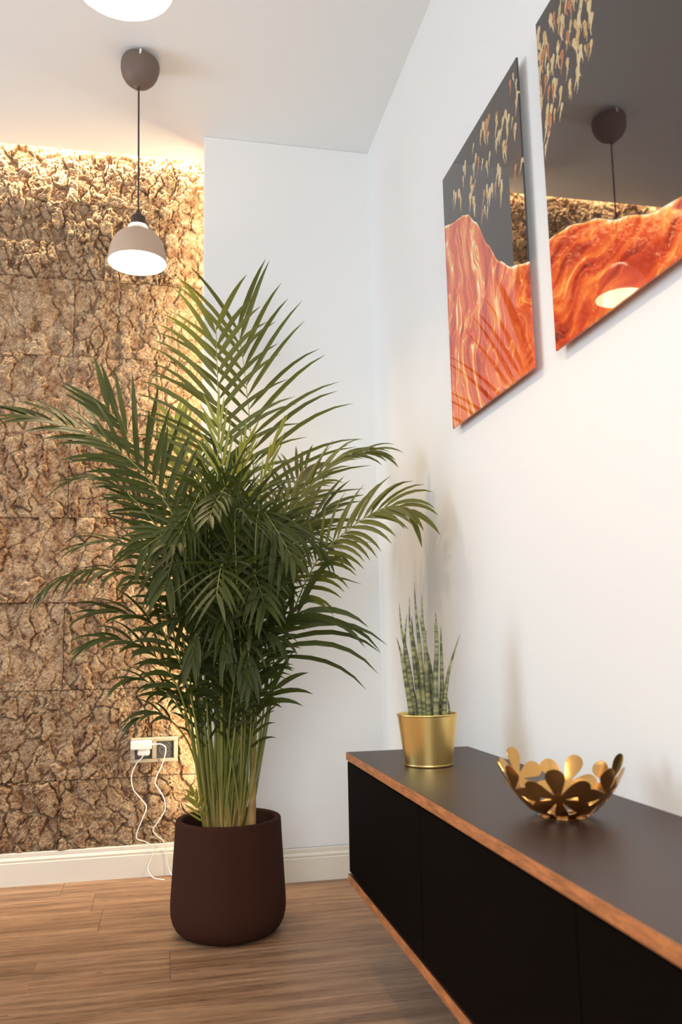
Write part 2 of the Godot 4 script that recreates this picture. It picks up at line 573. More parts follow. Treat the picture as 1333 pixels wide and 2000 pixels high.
# ---------- pendant lamps ----------
func pendant(at: Vector3, label: String) -> void:
	var t := thing("pendant_lamp", label, "lamp", at, "pendant lamps in a row")
	var taupe := mat(Color(0.74, 0.635, 0.54), 0.55)
	var dark := mat(Color(0.24, 0.19, 0.165), 0.55)
	var white := mat(Color(0.95, 0.94, 0.92), 0.5)
	# ceiling cup, hung a little askew
	var g := Geo.new()
	var prof := []
	for p in [[0.056, 0.0], [0.0595, -0.010], [0.060, -0.022], [0.0575, -0.040], [0.051, -0.058], [0.040, -0.073], [0.026, -0.083], [0.012, -0.088], [0.006, -0.090], [0.0055, -0.098], [0.0, -0.099]]:
		prof.append(Vector2(p[0], p[1]))
	g.lathe(prof, 48, Vector3.ZERO, 1.0)
	g.poly(ring(0.056, 0.0, 24), Vector3.UP)
	var cup := part("ceiling_cup", g, mat(Color(0.43, 0.36, 0.315), 0.6), t)
	cup.rotation = Vector3(0.0, 0.0, -0.13)
	cup.position = Vector3(0, -0.010, 0)
	g = Geo.new()
	g.box(Vector3(0.0, -0.008, 0.057), Vector3(0.006, 0.018, 0.006), 0.001)
	part("clip", g, white, cup)
	g = Geo.new()
	g.tube([Vector3(-0.006, -0.100, 0), Vector3(-0.003, -0.3, 0), Vector3(0, -0.52, 0)], [0.0028, 0.0028, 0.0028], 10)
	part("cord", g, dark, t)
	# lamp holder
	g = Geo.new()
	prof = []
	for p in [[0.0045, -0.512], [0.007, -0.518], [0.010, -0.527], [0.021, -0.535], [0.022, -0.538], [0.022, -0.566], [0.019, -0.568], [0.019, -0.580]]:
		prof.append(Vector2(p[0], p[1]))
	g.lathe(prof, 32, Vector3.ZERO, 1.0)
	part("lamp_holder", g, dark, t)
	# pierced ring between holder and shade
	g = Geo.new()
	for k in 20:
		var a := TAU * k / 20
		var p := Vector3(cos(a), 0, sin(a))
		g.tube([p * 0.026 + Vector3(0, -0.566, 0), p * 0.037 + Vector3(0, -0.584, 0)], [0.0022, 0.0022], 6)
	prof = [Vector2(0.019, -0.563), Vector2(0.028, -0.564), Vector2(0.029, -0.567), Vector2(0.019, -0.568)]
	g.lathe(prof, 32, Vector3.ZERO, 1.0)
	part("pierced_ring", g, white, t)
	# shade: outside, rim, white inside
	var outer := []
	for p in [[0.034, -0.582], [0.044, -0.586], [0.056, -0.594], [0.067, -0.606], [0.076, -0.622], [0.082, -0.641], [0.0862, -0.662], [0.0878, -0.684]]:
		outer.append(Vector2(p[0], p[1]))
	g = Geo.new()
	g.lathe(outer, 64, Vector3.ZERO, 1.0)
	var shade := part("lamp_shade", g, taupe, t)
	g = Geo.new()
	var inner := []
	for p: Vector2 in outer: inner.append(p + Vector2(-0.0018, -0.0012 if p.x < 0.08 else 0.0))
	g.lathe(inner, 64, Vector3.ZERO, -1.0)
	g.lathe([outer[outer.size() - 1], inner[inner.size() - 1]], 64, Vector3.ZERO, 1.0)
	g.lathe([outer[0], inner[0]], 64, Vector3.ZERO, -1.0)
	part("shade_lining", g, white, shade)
	# bulb
	g = Geo.new()
	prof = []
	for k in 17:
		var a := PI * k / 16.0
		prof.append(Vector2(maxf(sin(a) * 0.036, 0.0 if k == 16 else 0.012), -0.632 + cos(a) * 0.038))
	g.lathe(prof, 24, Vector3.ZERO, 1.0)
	part("bulb", g, glow(Color(1.0, 0.90, 0.74), 14.0), t)
	var l := OmniLight3D.new()
	l.name = "bulb_light"
	l.light_color = WARM
	l.light_energy = PENDANT_ENERGY
	l.light_size = 0.034
	l.omni_range = 12.0
	l.omni_attenuation = 2.0
	l.shadow_enabled = true
	t.add_child(l)
	l.position = Vector3(0, -0.632, 0)

func ring(r: float, y: float, k: int) -> Array:
	var out := []
	for i in k: out.append(Vector3(cos(TAU * i / k) * r, y, sin(TAU * i / k) * r))
	return out

func build_pendants() -> void:
	pendant(Vector3(-0.826, H, 0.375), "taupe dome pendant lamp hanging before the cork wall, above the palm")
	pendant(Vector3(-0.817, H, 1.475), "lit pendant lamp second from the cork wall, only its glowing rim showing")
	pendant(Vector3(-0.817, H, 2.575), "lit pendant lamp third from the cork wall")

# ---------- floating sideboard ----------
func build_sideboard() -> void:
	var x0 := -0.306
	var z0 := 0.82
	var z1 := 2.515
	var zc := (z0 + z1) / 2
	var t := thing("wall_sideboard", "black floating sideboard with copper wood edges along the white wall", "sideboard", Vector3(x0 / 2, 0.2105, zc))
	var black := mat(Color(0.19, 0.115, 0.08), 0.42)
	var door_m := mat(Color(0.045, 0.028, 0.02), 0.6)
	door_m.metallic_specular = 0.12
	var edge := mat(Color(0.82, 0.52, 0.31), 0.4)
	edge.albedo_texture = edge_texture()
	edge.uv1_scale = Vector3(2.2, 40.0, 1)
	var o := -t.position
	var th := 0.018
	var g := Geo.new()
	g.box(Vector3(x0 / 2 + 0.0007, 0.5016 - th / 2, zc) + o, Vector3(-x0 - 0.0014, th, z1 - z0), 0.0008)
	var top := part("top_board", g, black, t)
	g = Geo.new()
	g.box(Vector3(x0 + 0.0007, 0.5016 - th / 2, zc) + o, Vector3(0.0014, th - 0.0006, z1 - z0), 0.0003)
	var e := part("edge_band", g, edge, top)
	e.set_meta("label", "copper brown wood edge band")
	g = Geo.new()
	g.box(Vector3(x0 / 2 + 0.0007, 0.2105 + th / 2, zc) + o, Vector3(-x0 - 0.0014, th, z1 - z0), 0.0008)
	var bottom := part("bottom_board", g, black, t)
	g = Geo.new()
	g.box(Vector3(x0 + 0.0007, 0.2105 + th / 2, zc) + o, Vector3(0.0014, th - 0.0006, z1 - z0), 0.0003)
	part("edge_band", g, edge, bottom)
	# carcass: back, ends and dividers
	g = Geo.new()
	g.box(Vector3(-0.006, 0.356, zc) + o, Vector3(0.010, 0.255, z1 - z0 - 0.004), 0.0005)
	part("back_panel", g, black, t)
	for z: float in [z0 + 0.012, 1.395, 1.955, z1 - 0.012]:
		g = Geo.new()
		g.box(Vector3(-0.1475, 0.356, z) + o, Vector3(0.270, 0.2545, 0.016), 0.0005)
		part("upright", g, black, t)
	var cuts := [z0 + 0.001, 1.395, 1.955, z1 - 0.001]
	for k in 3:
		g = Geo.new()
		var a: float = cuts[k] + 0.0014
		var b: float = cuts[k + 1] - 0.0014
		g.box(Vector3(x0 + 0.012, 0.3565, (a + b) / 2) + o, Vector3(0.018, 0.247, b - a), 0.0012)
		part("door", g, door_m, t)

func edge_texture() -> ImageTexture:
	var w := 512
	var h := 32
	var a := stretched(w, h, 64, 32, 0.10, 41, 3)
	var b := stretched(w, h, 128, 32, 0.3, 42, 2)
	var out := PackedByteArray()
	out.resize(w * h * 3)
	for i in w * h:
		var t := 0.86 + (a[i] - 128) / 128.0 * 0.18 + (b[i] - 128) / 128.0 * 0.12
		for k in 3: out[i * 3 + k] = clampi(int(t * 255.0), 0, 255)
	return ImageTexture.create_from_image(Image.create_from_data(w, h, false, Image.FORMAT_RGB8, out))

# ---------- glossy prints ----------
func ramp(t: float, stops: Array) -> Color:
	for i in stops.size() - 1:
		if t <= stops[i + 1][0]:
			return (stops[i][1] as Color).lerp(stops[i + 1][1], clampf((t - stops[i][0]) / (stops[i + 1][0] - stops[i][0]), 0.0, 1.0))
	return stops[stops.size() - 1][1]

func curve_at(u: float, pts: Array) -> float:
	for i in pts.size() - 1:
		if u <= pts[i + 1][0]:
			var t: float = (u - pts[i][0]) / (pts[i + 1][0] - pts[i][0])
			return lerpf(pts[i][1], pts[i + 1][1], t * t * (3.0 - 2.0 * t) * 0.5 + t * 0.5)
	return pts[pts.size() - 1][1]

func print_texture(which: int) -> ImageTexture:
	var w := 512
	var h := 726
	var n1 := noise(FastNoiseLite.TYPE_SIMPLEX_SMOOTH, 1.6, 51 + which, 3)
	var n2 := noise(FastNoiseLite.TYPE_SIMPLEX_SMOOTH, 3.3, 61 + which, 3)
	var n3 := noise(FastNoiseLite.TYPE_SIMPLEX_SMOOTH, 40.0, 71, 2)
	var edge: Array = [[0.0, 0.195], [0.16, 0.232], [0.27, 0.250], [0.34, 0.272], [0.448, 0.34], [0.58, 0.47], [0.70, 0.57], [0.84, 0.635], [1.0, 0.672]] if which == 0 else [[0.0, 0.672], [0.15, 0.69], [0.32, 0.735], [0.5, 0.80], [0.7, 0.86], [1.0, 0.90]]
	var stops := [[0.0, Color8(112, 30, 24)], [0.22, Color8(176, 52, 32)], [0.45, Color8(214, 80, 42)], [0.66, Color8(233, 118, 54)], [0.82, Color8(246, 172, 84)], [0.93, Color8(252, 214, 150)], [1.0, Color8(255, 240, 214)]]
	var out := PackedByteArray()
	out.resize(w * h * 3)
	for y in h:
		var vv := float(y) / h
		for x in w:
			var uu := float(x) / w
			var k := (y * w + x) * 3
			var top := curve_at(uu, edge)
			var col := Color8(38, 27, 26)
			if vv > top:
				var px := uu * 1.0 + 0.9 * which
				var py := vv * 1.42
				# streaks of folded cloth: noise drawn out along the fall of the cloth
				var a := n1.get_noise_2d(px * 0.9, py * 0.9)
				var across := (px - 0.30 + 0.16 * a + (vv - top) * 0.10 * sin(px * 5.0)) if which == 0 else (py * 0.95 + px * 0.42 + 0.14 * a)
				var along := (vv - top + 0.2 * a) if which == 0 else (px - 0.3 * py)
				var b := n2.get_noise_2d(across * 2.1, along * 0.55)
				var c2 := n2.get_noise_2d(across * 5.2 + 9.0, along * 0.9 + 3.0)
				var rid := pow(clampf(1.0 - absf(n2.get_noise_2d(across * 2.6 + 21.0, along * 0.7 - 5.0)) * 3.4, 0.0, 1.0), 3.0)
				var t := (0.47 if which == 0 else 0.38) + 0.55 * b + 0.13 * c2 + (0.36 if which == 0 else 0.24) * rid
				t += 0.05 * n3.get_noise_2d(px, py)
				t += 0.5 * clampf(1.0 - (vv - top) / 0.012, 0.0, 1.0)
				col = ramp(clampf(t, 0.0, 1.0), stops)
			out[k] = int(col.r * 255.0); out[k + 1] = int(col.g * 255.0); out[k + 2] = int(col.b * 255.0)
	var im := Image.create_from_data(w, h, false, Image.FORMAT_RGB8, out)
	# drifting gold flecks
	var rng := RandomNumberGenerator.new()
	rng.seed = 90 + which
	for i in 120:
		var uu := rng.randf()
		var vv := 0.0
		if which == 0:
			vv = rng.randf_range(0.02, 0.36)
			if absf(vv - 0.20) > 0.05 + 0.13 * (0.3 + uu): continue
			if uu < 0.14 or vv > curve_at(uu, edge) - 0.05: continue
		else:
			uu = rng.randf() * 0.42
			vv = rng.randf_range(0.02, 0.42)
			if vv > 0.40 - 0.25 * maxf(uu - 0.2, 0.0) - (0.0 if uu < 0.12 else 0.05): continue
		var gold := Color8(226, 184, 108).lerp(Color8(250, 224, 170), rng.randf())
		if rng.randf() < 0.2: gold = Color8(206, 120, 62)
		var size := rng.randf_range(0.75, 1.45)
		var lean := rng.randf_range(-0.9, 0.25)
		var px := uu * w
		var py := vv * h
		for s in 26:
			var t := s / 25.0
			var r := (5.0 * pow(1.0 - t, 1.3) + 0.9) * size * (0.75 + 0.45 * rng.randf())
			if t > 0.25 and t < 0.4: r *= 0.7
			var qx := px + lean * t * 16.0 * size + sin(t * 4.0 + i) * 2.6 * size
			var qy := py + t * 30.0 * size
			for dy in range(-int(r) - 1, int(r) + 2):
				for dx in range(-int(r) - 1, int(r) + 2):
					var ix := int(qx) + dx
					var iy := int(qy) + dy
					if ix >= 0 and iy >= 0 and ix < w and iy < h and dx * dx * 1.3 + dy * dy <= r * r:
						im.set_pixel(ix, iy, gold.darkened(rng.randf() * 0.3))
	return ImageTexture.create_from_image(im)

func build_prints() -> void:
	var y0 := 1.290
	var y1 := 1.973
	var spans := [[0.864, 1.3463], [1.441, 1.935]]
	var labels := ["glossy print of a peaked orange cloth, hung nearer the palm", "glossy print with a falling red cloth, hung above the sideboard bowl"]
	for k in 2:
		var z0: float = spans[k][0]
		var z1: float = spans[k][1]
		var ce := Vector3(-0.018, (y0 + y1) / 2, (z0 + z1) / 2)
		var t := thing("wall_print", labels[k], "picture", ce, "glossy prints on the white wall")
		var m := mat(Color.WHITE, 0.02)
		m.metallic_specular = 0.66
		m.albedo_texture = print_texture(k)
		m.texture_repeat = false
		var g := Geo.new()
		g.box(Vector3.ZERO, Vector3(0.004, y1 - y0, z1 - z0), 0.0005)
		for i in g.v.size():
			g.u[i] = Vector2((g.v[i].z + (z1 - z0) / 2) / (z1 - z0), ((y1 - y0) / 2 - g.v[i].y) / (y1 - y0))
		part("printed_panel", g, m, t)
		g = Geo.new()
		var hw := (z1 - z0) / 2 - 0.045
		var hh := (y1 - y0) / 2 - 0.045
		for s: float in [-1.0, 1.0]:
			g.box(Vector3(0.010, s * hh, 0), Vector3(0.0156, 0.02, hw * 2 + 0.02), 0.001)
			g.box(Vector3(0.010, 0, s * hw), Vector3(0.0156, hh * 2 - 0.021, 0.02), 0.001)
		part("hanging_frame", g, mat(Color(0.85, 0.84, 0.82), 0.5), t)

# ---------- areca palm ----------
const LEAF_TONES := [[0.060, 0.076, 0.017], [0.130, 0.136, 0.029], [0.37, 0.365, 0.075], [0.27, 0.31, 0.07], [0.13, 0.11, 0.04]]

func leaflet(g: Geo, p: Vector3, d: Vector3, nrm: Vector3, length: float, width: float, droop: float, segs := 6) -> void:
	var rows := []
	var pos := p
	var dir := d
	for i in segs + 1:
		var t := float(i) / segs
		var side := dir.cross(nrm).normalized()
		var up := side.cross(dir).normalized()
		var hw := 0.5 * width * (0.20 * (1.0 - t) + 2.25 * sqrt(t) * pow(1.0 - t, 0.85))
		if i == segs: hw = 0.0003
		rows.append(PackedVector3Array([pos - side * hw + up * hw * 0.28, pos, pos + side * hw + up * hw * 0.28]))
		dir = (dir + Vector3.DOWN * droop * (0.35 + 1.5 * t) / segs).normalized()
		pos += dir * (length / segs)
	g.grid(rows, false)

func build_palm() -> void:
	var base := Vector3(-0.553, 0.0, 0.42)
	var palm := thing("potted_palm", "tall areca palm with feathery fronds in a dark brown round pot", "plant", base)
	# pot
	var pm := mat(Color(0.255, 0.145, 0.10), 0.9)
	pm.metallic_specular = 0.25
	pm.albedo_texture = noise_tex(0.25, 61, 3, Color(0.80, 0.80, 0.80), Color(1, 1, 1))
	pm.uv1_triplanar = true
	pm.uv1_scale = Vector3(5, 5, 5)
	var g := Geo.new()
	var prof := []
	for p in [[0.124, 0.282], [0.124, 0.288], [0.126, 0.2915], [0.1295, 0.293], [0.1385, 0.293], [0.1415, 0.2915], [0.1432, 0.288], [0.145, 0.25], [0.148, 0.20], [0.1515, 0.14], [0.1545, 0.09], [0.1550, 0.07], [0.1535, 0.05], [0.149, 0.033], [0.141, 0.018], [0.130, 0.007], [0.118, 0.0015], [0.11, 0.0], [0.0, 0.0]]:
		prof.append(Vector2(p[0], p[1]))
	g.lathe(prof, 72)
	g.lathe([Vector2(0.122, 0.225), Vector2(0.124, 0.282)], 72, Vector3.ZERO)
	var pot := part("pot", g, pm, palm)
	var rng := RandomNumberGenerator.new()
	rng.seed = 23
	g = Geo.new()
	var rows := []
	for i in 8:
		var r := PackedVector3Array()
		for j in 28:
			var a := TAU * j / 28
			var q := 0.1235 * (1.0 - i / 7.0)
			r.push_back(Vector3(cos(a) * q, 0.236 + (rng.randf_range(-0.006, 0.008) if i < 7 else 0.0), sin(a) * q))
		rows.append(r)
	g.grid(rows, true, -1.0)
	part("soil", g, mat(Color(0.10, 0.075, 0.055), 0.95), pot)
	# leaves
	var lm := mat(Color.WHITE, 0.48)
	lm.metallic_specular = 0.38
	lm.vertex_color_use_as_albedo = true
	lm.backlight_enabled = true
	lm.backlight = Color(0.80, 0.84, 0.42)
	var sm := mat(Color.WHITE, 0.5)
	sm.vertex_color_use_as_albedo = true
	# canes: the few thick stems
	for q in [[0.058, 0.060, 0.0115, 0.74, 0.018, 0.0], [-0.020, 0.030, 0.008, 0.55, 0.0, 0.02], [0.010, -0.020, 0.009, 0.70, 0.01, -0.02], [-0.045, 0.000, 0.0075, 0.50, -0.02, 0.0], [0.025, 0.045, 0.007, 0.48, 0.01, 0.03]]:
		g = Geo.new()
		var pts := []
		var rad := []
		var cols := []
		for i in 25:
			var t := i / 24.0
			pts.append(Vector3(q[0] + q[4] * t * t, 0.22 + (q[3] - 0.22) * t, q[1] + q[5] * t * t))
			rad.append(q[2] * (1.0 - 0.55 * t) * (1.06 if i % 5 == 0 else 1.0))
			var tan_c := Color(0.40, 0.235, 0.075)
			var green := Color(0.24, 0.245, 0.05)
			cols.append(tan_c.lerp(green, clampf(t * 1.5 - 0.35 + rng.randf_range(-0.15, 0.15), 0.0, 1.0)).darkened(0.35 if i % 5 == 0 else rng.randf() * 0.12))
		g.tube(pts, rad, 10, cols)
		part("cane", g, sm, palm)
	for f in FRONDS:
		var flat: Array = f[0]
		var o: Array = f[1]
		var ctrl := []
		for i in flat.size() / 3:
			ctrl.append(Vector3(flat[i * 3], flat[i * 3 + 1], flat[i * 3 + 2]) - base)
		# stems rise from inside the pot
		var foot: Vector3 = ctrl[0]
		ctrl[0] = Vector3(clampf(foot.x * 0.72 - 0.008, -0.075, 0.070), 0.232, clampf(foot.z * 0.8, -0.06, 0.07))
		var line := spline(ctrl, 7)
		var cum := PackedFloat32Array([0.0])
		for i in range(1, line.size()): cum.push_back(cum[i - 1] + line[i].distance_to(line[i - 1]))
		var total := cum[cum.size() - 1]
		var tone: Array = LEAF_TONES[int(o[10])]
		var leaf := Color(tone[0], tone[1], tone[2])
		var rad := []
		var cols := []
		var stem_c := Color(0.26, 0.255, 0.055).lerp(Color(0.12, 0.145, 0.026), rng.randf())
		for i in line.size():
			var t := cum[i] / total
			rad.append(lerpf(0.0050, 0.0010, pow(t, 0.8)))
			var cc := Color(0.36, 0.235, 0.07).lerp(stem_c, clampf(t * 6.0 - 0.3 + rng.randf_range(-0.2, 0.2), 0.0, 1.0))
			cols.append(cc.lerp(Color(0.30, 0.31, 0.085), clampf((t - float(o[0])) * 2.0, 0.0, 0.8)))
		g = Geo.new()
		g.tube(Array(line), rad, 6, cols)
		var frond := part("frond", g, sm, palm)
		var hint := Vector3(o[1], o[2], o[3]).normalized()
		var mass := Geo.new()
		var pairs := int(o[9])
		for k in pairs:
			for s: float in [-1.0, 1.0]:
				var uu := clampf((k + 0.5 + rng.randf_range(-0.2, 0.2) + 0.12 * s) / pairs, 0.0, 1.0)
				var t := (float(o[0]) + (1.0 - float(o[0])) * uu) * total
				var i := 1
				while i < line.size() - 1 and cum[i] < t: i += 1
				var tt := clampf((t - cum[i - 1]) / maxf(cum[i] - cum[i - 1], 1e-5), 0.0, 1.0)
				var p := line[i - 1].lerp(line[i], tt)
				var tan := (line[i] - line[i - 1]).normalized()
				var nn := (hint - tan * hint.dot(tan)).normalized()
				var side := tan.cross(nn)
				var ang := deg_to_rad(lerpf(o[6], o[7], uu) + rng.randf_range(-4, 4))
				var d := (tan * cos(ang) + side * s * sin(ang) + nn * (float(o[12]) + rng.randf_range(-0.06, 0.08))).normalized()
				var lp := 0.64 + 0.36 * sin(PI * clampf(uu * 0.82 + 0.18, 0.0, 1.0))
				var length: float = o[4] * lp * rng.randf_range(0.92, 1.06)
				var width: float = o[5] * (0.85 + 0.3 * uu) * rng.randf_range(0.9, 1.1)
				var gg: Geo = Geo.new() if int(o[11]) == 1 else mass
				var q := rng.randf_range(-0.22, 0.22)
				gg.col = leaf.lightened(q * 0.10) if q > 0.0 else leaf.darkened(-q)
				leaflet(gg, p, d, nn, length, width, o[8] * rng.randf_range(0.8, 1.25))
				if int(o[11]) == 1:
					part("leaflet", gg, lm, frond)
		if int(o[11]) == 0:
			part("leaflets", mass, lm, frond).set_meta("kind", "stuff")

# ---------- snake plant in a brass coloured pot ----------
const SPIKES := [[[-0.2239, 0.615, 1.1], [-0.2345, 0.6847, 1.1], [-0.241, 0.7274, 1.1], [-0.2503, 0.766, 1.1]], [[-0.2108, 0.613, 1.08], [-0.2166, 0.675, 1.08], [-0.2248, 0.7354, 1.08], [-0.2334, 0.7833, 1.08], [-0.2373, 0.8402, 1.08]], [[-0.196, 0.6104, 1.05], [-0.207, 0.6605, 1.05], [-0.2184, 0.7175, 1.05], [-0.2176, 0.7703, 1.05], [-0.2114, 0.8169, 1.05]], [[-0.1998, 0.6134, 1.09], [-0.2071, 0.6751, 1.09], [-0.2126, 0.7438, 1.09], [-0.2178, 0.7937, 1.09], [-0.2169, 0.8516, 1.09]], [[-0.1926, 0.6102, 1.05], [-0.1907, 0.6949, 1.05], [-0.1989, 0.7611, 1.05], [-0.2013, 0.8123, 1.05]], [[-0.1939, 0.6139, 1.1], [-0.1974, 0.6858, 1.1], [-0.2016, 0.7565, 1.1], [-0.2062, 0.8193, 1.1], [-0.2079, 0.8827, 1.1]], [[-0.1886, 0.6144, 1.11], [-0.1904, 0.686, 1.11], [-0.1914, 0.7498, 1.11], [-0.1951, 0.8036, 1.11], [-0.1954, 0.8568, 1.11]], [[-0.16, 0.6098, 1.06], [-0.165, 0.6902, 1.06], [-0.1765, 0.7562, 1.06], [-0.1861, 0.8117, 1.06]], [[-0.1757, 0.6147, 1.12], [-0.1734, 0.6859, 1.12], [-0.1686, 0.7494, 1.12], [-0.1683, 0.7858, 1.12], [-0.1693, 0.8181, 1.12]], [[-0.1677, 0.6115, 1.08], [-0.1625, 0.6842, 1.08], [-0.1581, 0.7383, 1.08], [-0.1588, 0.7975, 1.08]], [[-0.1539, 0.6118, 1.09], [-0.1502, 0.6735, 1.09], [-0.1495, 0.7382, 1.09], [-0.1484, 0.7883, 1.09]], [[-0.1549, 0.6132, 1.11], [-0.1499, 0.6531, 1.11], [-0.1375, 0.7059, 1.11], [-0.1136, 0.7699, 1.11]], [[-0.1299, 0.6095, 1.07], [-0.1315, 0.6267, 1.07], [-0.1337, 0.6398, 1.07]], [[-0.1658, 0.61, 1.06], [-0.1718, 0.6947, 1.06], [-0.1727, 0.7827, 1.06]]]

func build_snake_plant() -> void:
	var base := Vector3(-0.186, 0.5016, 1.09)
	var t := thing("potted_snake_plant", "small cylindrical snake plant in a gold metal pot on the sideboard", "plant", base)
	var gold := mat(Color(0.97, 0.84, 0.53), 0.32, 1.0)
	gold.anisotropy_enabled = true
	gold.anisotropy = 0.4
	var g := Geo.new()
	var prof := []
	for p in [[0.0575, 0.09], [0.0608, 0.1035], [0.0618, 0.1058], [0.0636, 0.1064], [0.0648, 0.1052], [0.0646, 0.1036], [0.0628, 0.1018], [0.0502, 0.0060], [0.0508, 0.0044], [0.0508, 0.0020], [0.0498, 0.0006], [0.048, 0.0], [0.0, 0.0]]:
		prof.append(Vector2(p[0], p[1]))
	g.lathe(prof, 64)
	var pot := part("pot", g, gold, t)
	g = Geo.new()
	g.lathe([Vector2(0.0585, 0.092), Vector2(0.03, 0.095), Vector2(0.0, 0.096)], 32, Vector3.ZERO, -1.0)
	part("soil", g, mat(Color(0.11, 0.085, 0.06), 0.95), pot)
	var m := mat(Color.WHITE, 0.5)
	m.vertex_color_use_as_albedo = true
	var band := noise(FastNoiseLite.TYPE_SIMPLEX_SMOOTH, 1.0, 77, 2)
	var k := 0
	for s in SPIKES:
		var ctrl := []
		for p in s: ctrl.append(Vector3(p[0], p[1], p[2]) - base)
		ctrl.insert(0, ctrl[0] + Vector3(0, -0.022, 0))
		var line := spline(ctrl, 14)
		var rad := []
		var cols := []
		var total := 0.0
		for i in line.size():
			if i > 0: total += line[i].distance_to(line[i - 1])
			var f := float(i) / (line.size() - 1)
			rad.append(maxf(0.0074 * pow(1.0 - f, 0.72) * (0.45 if s.size() == 3 else 1.0), 0.0006))
			var b := clampf(0.5 + 1.6 * band.get_noise_2d(total * 240.0, k * 9.0), 0.0, 1.0)
			cols.append(Color(0.058, 0.064, 0.026).lerp(Color(0.29, 0.285, 0.12), b))
		g = Geo.new()
		g.tube(Array(line), rad, 10, cols)
		part("leaf", g, m, t)
		k += 1

# ---------- flower bowl ----------
const BOWL := [[0.0, 0.003], [0.032, 0.003], [0.048, 0.011], [0.062, 0.025], [0.075, 0.042], [0.086, 0.062], [0.095, 0.083], [0.102, 0.105], [0.106, 0.122]]

func on_bowl(s: float, th: float, out: float) -> Vector3:
	var acc := 0.0
	for i in BOWL.size() - 1:
		var a := Vector2(BOWL[i][0], BOWL[i][1])
		var b := Vector2(BOWL[i + 1][0], BOWL[i + 1][1])
		var d := a.distance_to(b)
		if s <= acc + d or i == BOWL.size() - 2:
			var q := a + (b - a) * ((s - acc) / d)
			var nn := Vector2(b.y - a.y, -(b.x - a.x)).normalized()
			q += nn * out
			return Vector3(cos(th) * q.x, q.y, sin(th) * q.x)
		acc += d
	return Vector3.ZERO

func bowl_radius(s: float) -> float:
	var p := on_bowl(s, 0.0, 0.0)
	return maxf(p.x, 0.03)

func plate_on_bowl(outline: Array, s0: float, th0: float, turn: float) -> Geo:
	# outline: [along, half width] rows of a flat cut-out, bent onto the bowl
	var g := Geo.new()
	var sheets := []
	for out: float in [0.0012, 0.0]:
		var rows := []
		for r in outline:
			var row := PackedVector3Array()
			for j in 7:
				var b: float = r[1] * (j / 3.0 - 1.0)
				var x: float = r[0] * sin(turn) + b * cos(turn)
				var y: float = r[0] * cos(turn) - b * sin(turn)
				row.push_back(on_bowl(s0 + y, th0 + x / bowl_radius(s0 + y * 0.5), out))
			rows.append(row)
		sheets.append(rows)
	var mid: Vector3 = sheets[0][2][3] - sheets[1][2][3]
	var probe := Geo.new()
	probe.grid(sheets[0], false)
	var sign_ := 1.0 if probe.n[2 * 7 + 3].dot(mid) > 0.0 else -1.0
	g.grid(sheets[0], false, sign_)
	g.grid(sheets[1], false, -sign_)
	var nr := outline.size()
	var loop_a := []
	var loop_b := []
	for i in nr: loop_a.append(sheets[0][i][0]); loop_b.append(sheets[1][i][0])
	for j in range(1, 7): loop_a.append(sheets[0][nr - 1][j]); loop_b.append(sheets[1][nr - 1][j])
	for i in range(nr - 2, -1, -1): loop_a.append(sheets[0][i][6]); loop_b.append(sheets[1][i][6])
	var cen: Vector3 = sheets[0][nr / 2][3]
	for i in loop_a.size() - 1:
		var mm: Vector3 = (loop_a[i] + loop_a[i + 1]) / 2.0
		var edge_dir: Vector3 = loop_a[i + 1] - loop_a[i]
		if edge_dir.length() < 1e-6: continue
		var nn := edge_dir.cross(mid).normalized()
		if nn.dot(mm - cen) < 0.0: nn = -nn
		g.poly([loop_a[i], loop_a[i + 1], loop_b[i + 1], loop_b[i]], nn)
	return g

func build_bowl() -> void:
	var base := Vector3(-0.156, 0.5016, 1.64)
	var t := thing("flower_bowl", "polished brass bowl made of cut-out flowers on the sideboard", "bowl", base)
	var brass := mat(Color(0.80, 0.62, 0.37), 0.20, 1.0)
	var g := Geo.new()
	g.lathe([Vector2(0.0, 0.0016), Vector2(0.034, 0.0016), Vector2(0.036, 0.0010), Vector2(0.036, 0.0002), Vector2(0.0, 0.0)], 32)
	part("base_disc", g, brass, t)
	var petal := []
	for r in [[0.006, 0.0040], [0.014, 0.0062], [0.022, 0.0090], [0.029, 0.0112], [0.035, 0.0122], [0.040, 0.0118], [0.044, 0.0100], [0.047, 0.0072], [0.0488, 0.0040], [0.0494, 0.0006]]: petal.append(r)
	var hub := []
	for k in 7:
		var a := PI * k / 6.0
		hub.append([-0.010 * cos(a), maxf(0.010 * sin(a), 0.0004)])
	var facing := atan2(2.823 - base.z, -0.7329 - base.x)
	var lift := [0.0, 0.005, 0.012, -0.002, 0.006, 0.002]
	var spin := [0.05, 0.5, 0.2, 0.35, 0.1, 0.42]
	for k in 6:
		var th: float = facing + 0.08 + TAU * k / 6.0
		var s0: float = 0.083 + lift[k]
		var fl := part("flower", plate_on_bowl(hub, s0, th, 0.0), brass, t)
		for p in 6:
			part("petal", plate_on_bowl(petal, s0, th, spin[k] + TAU * p / 6.0), brass, fl)
	var arms := []
	for r in [[0.0, 0.006], [0.01, 0.007], [0.02, 0.009], [0.027, 0.0095], [0.033, 0.008], [0.0365, 0.004], [0.0375, 0.0006]]: arms.append(r)
	for k in 6:
		part("foot_petal", plate_on_bowl(arms, 0.018, facing + 0.08 + TAU * (k + 0.5) / 6.0, 0.0), brass, t)

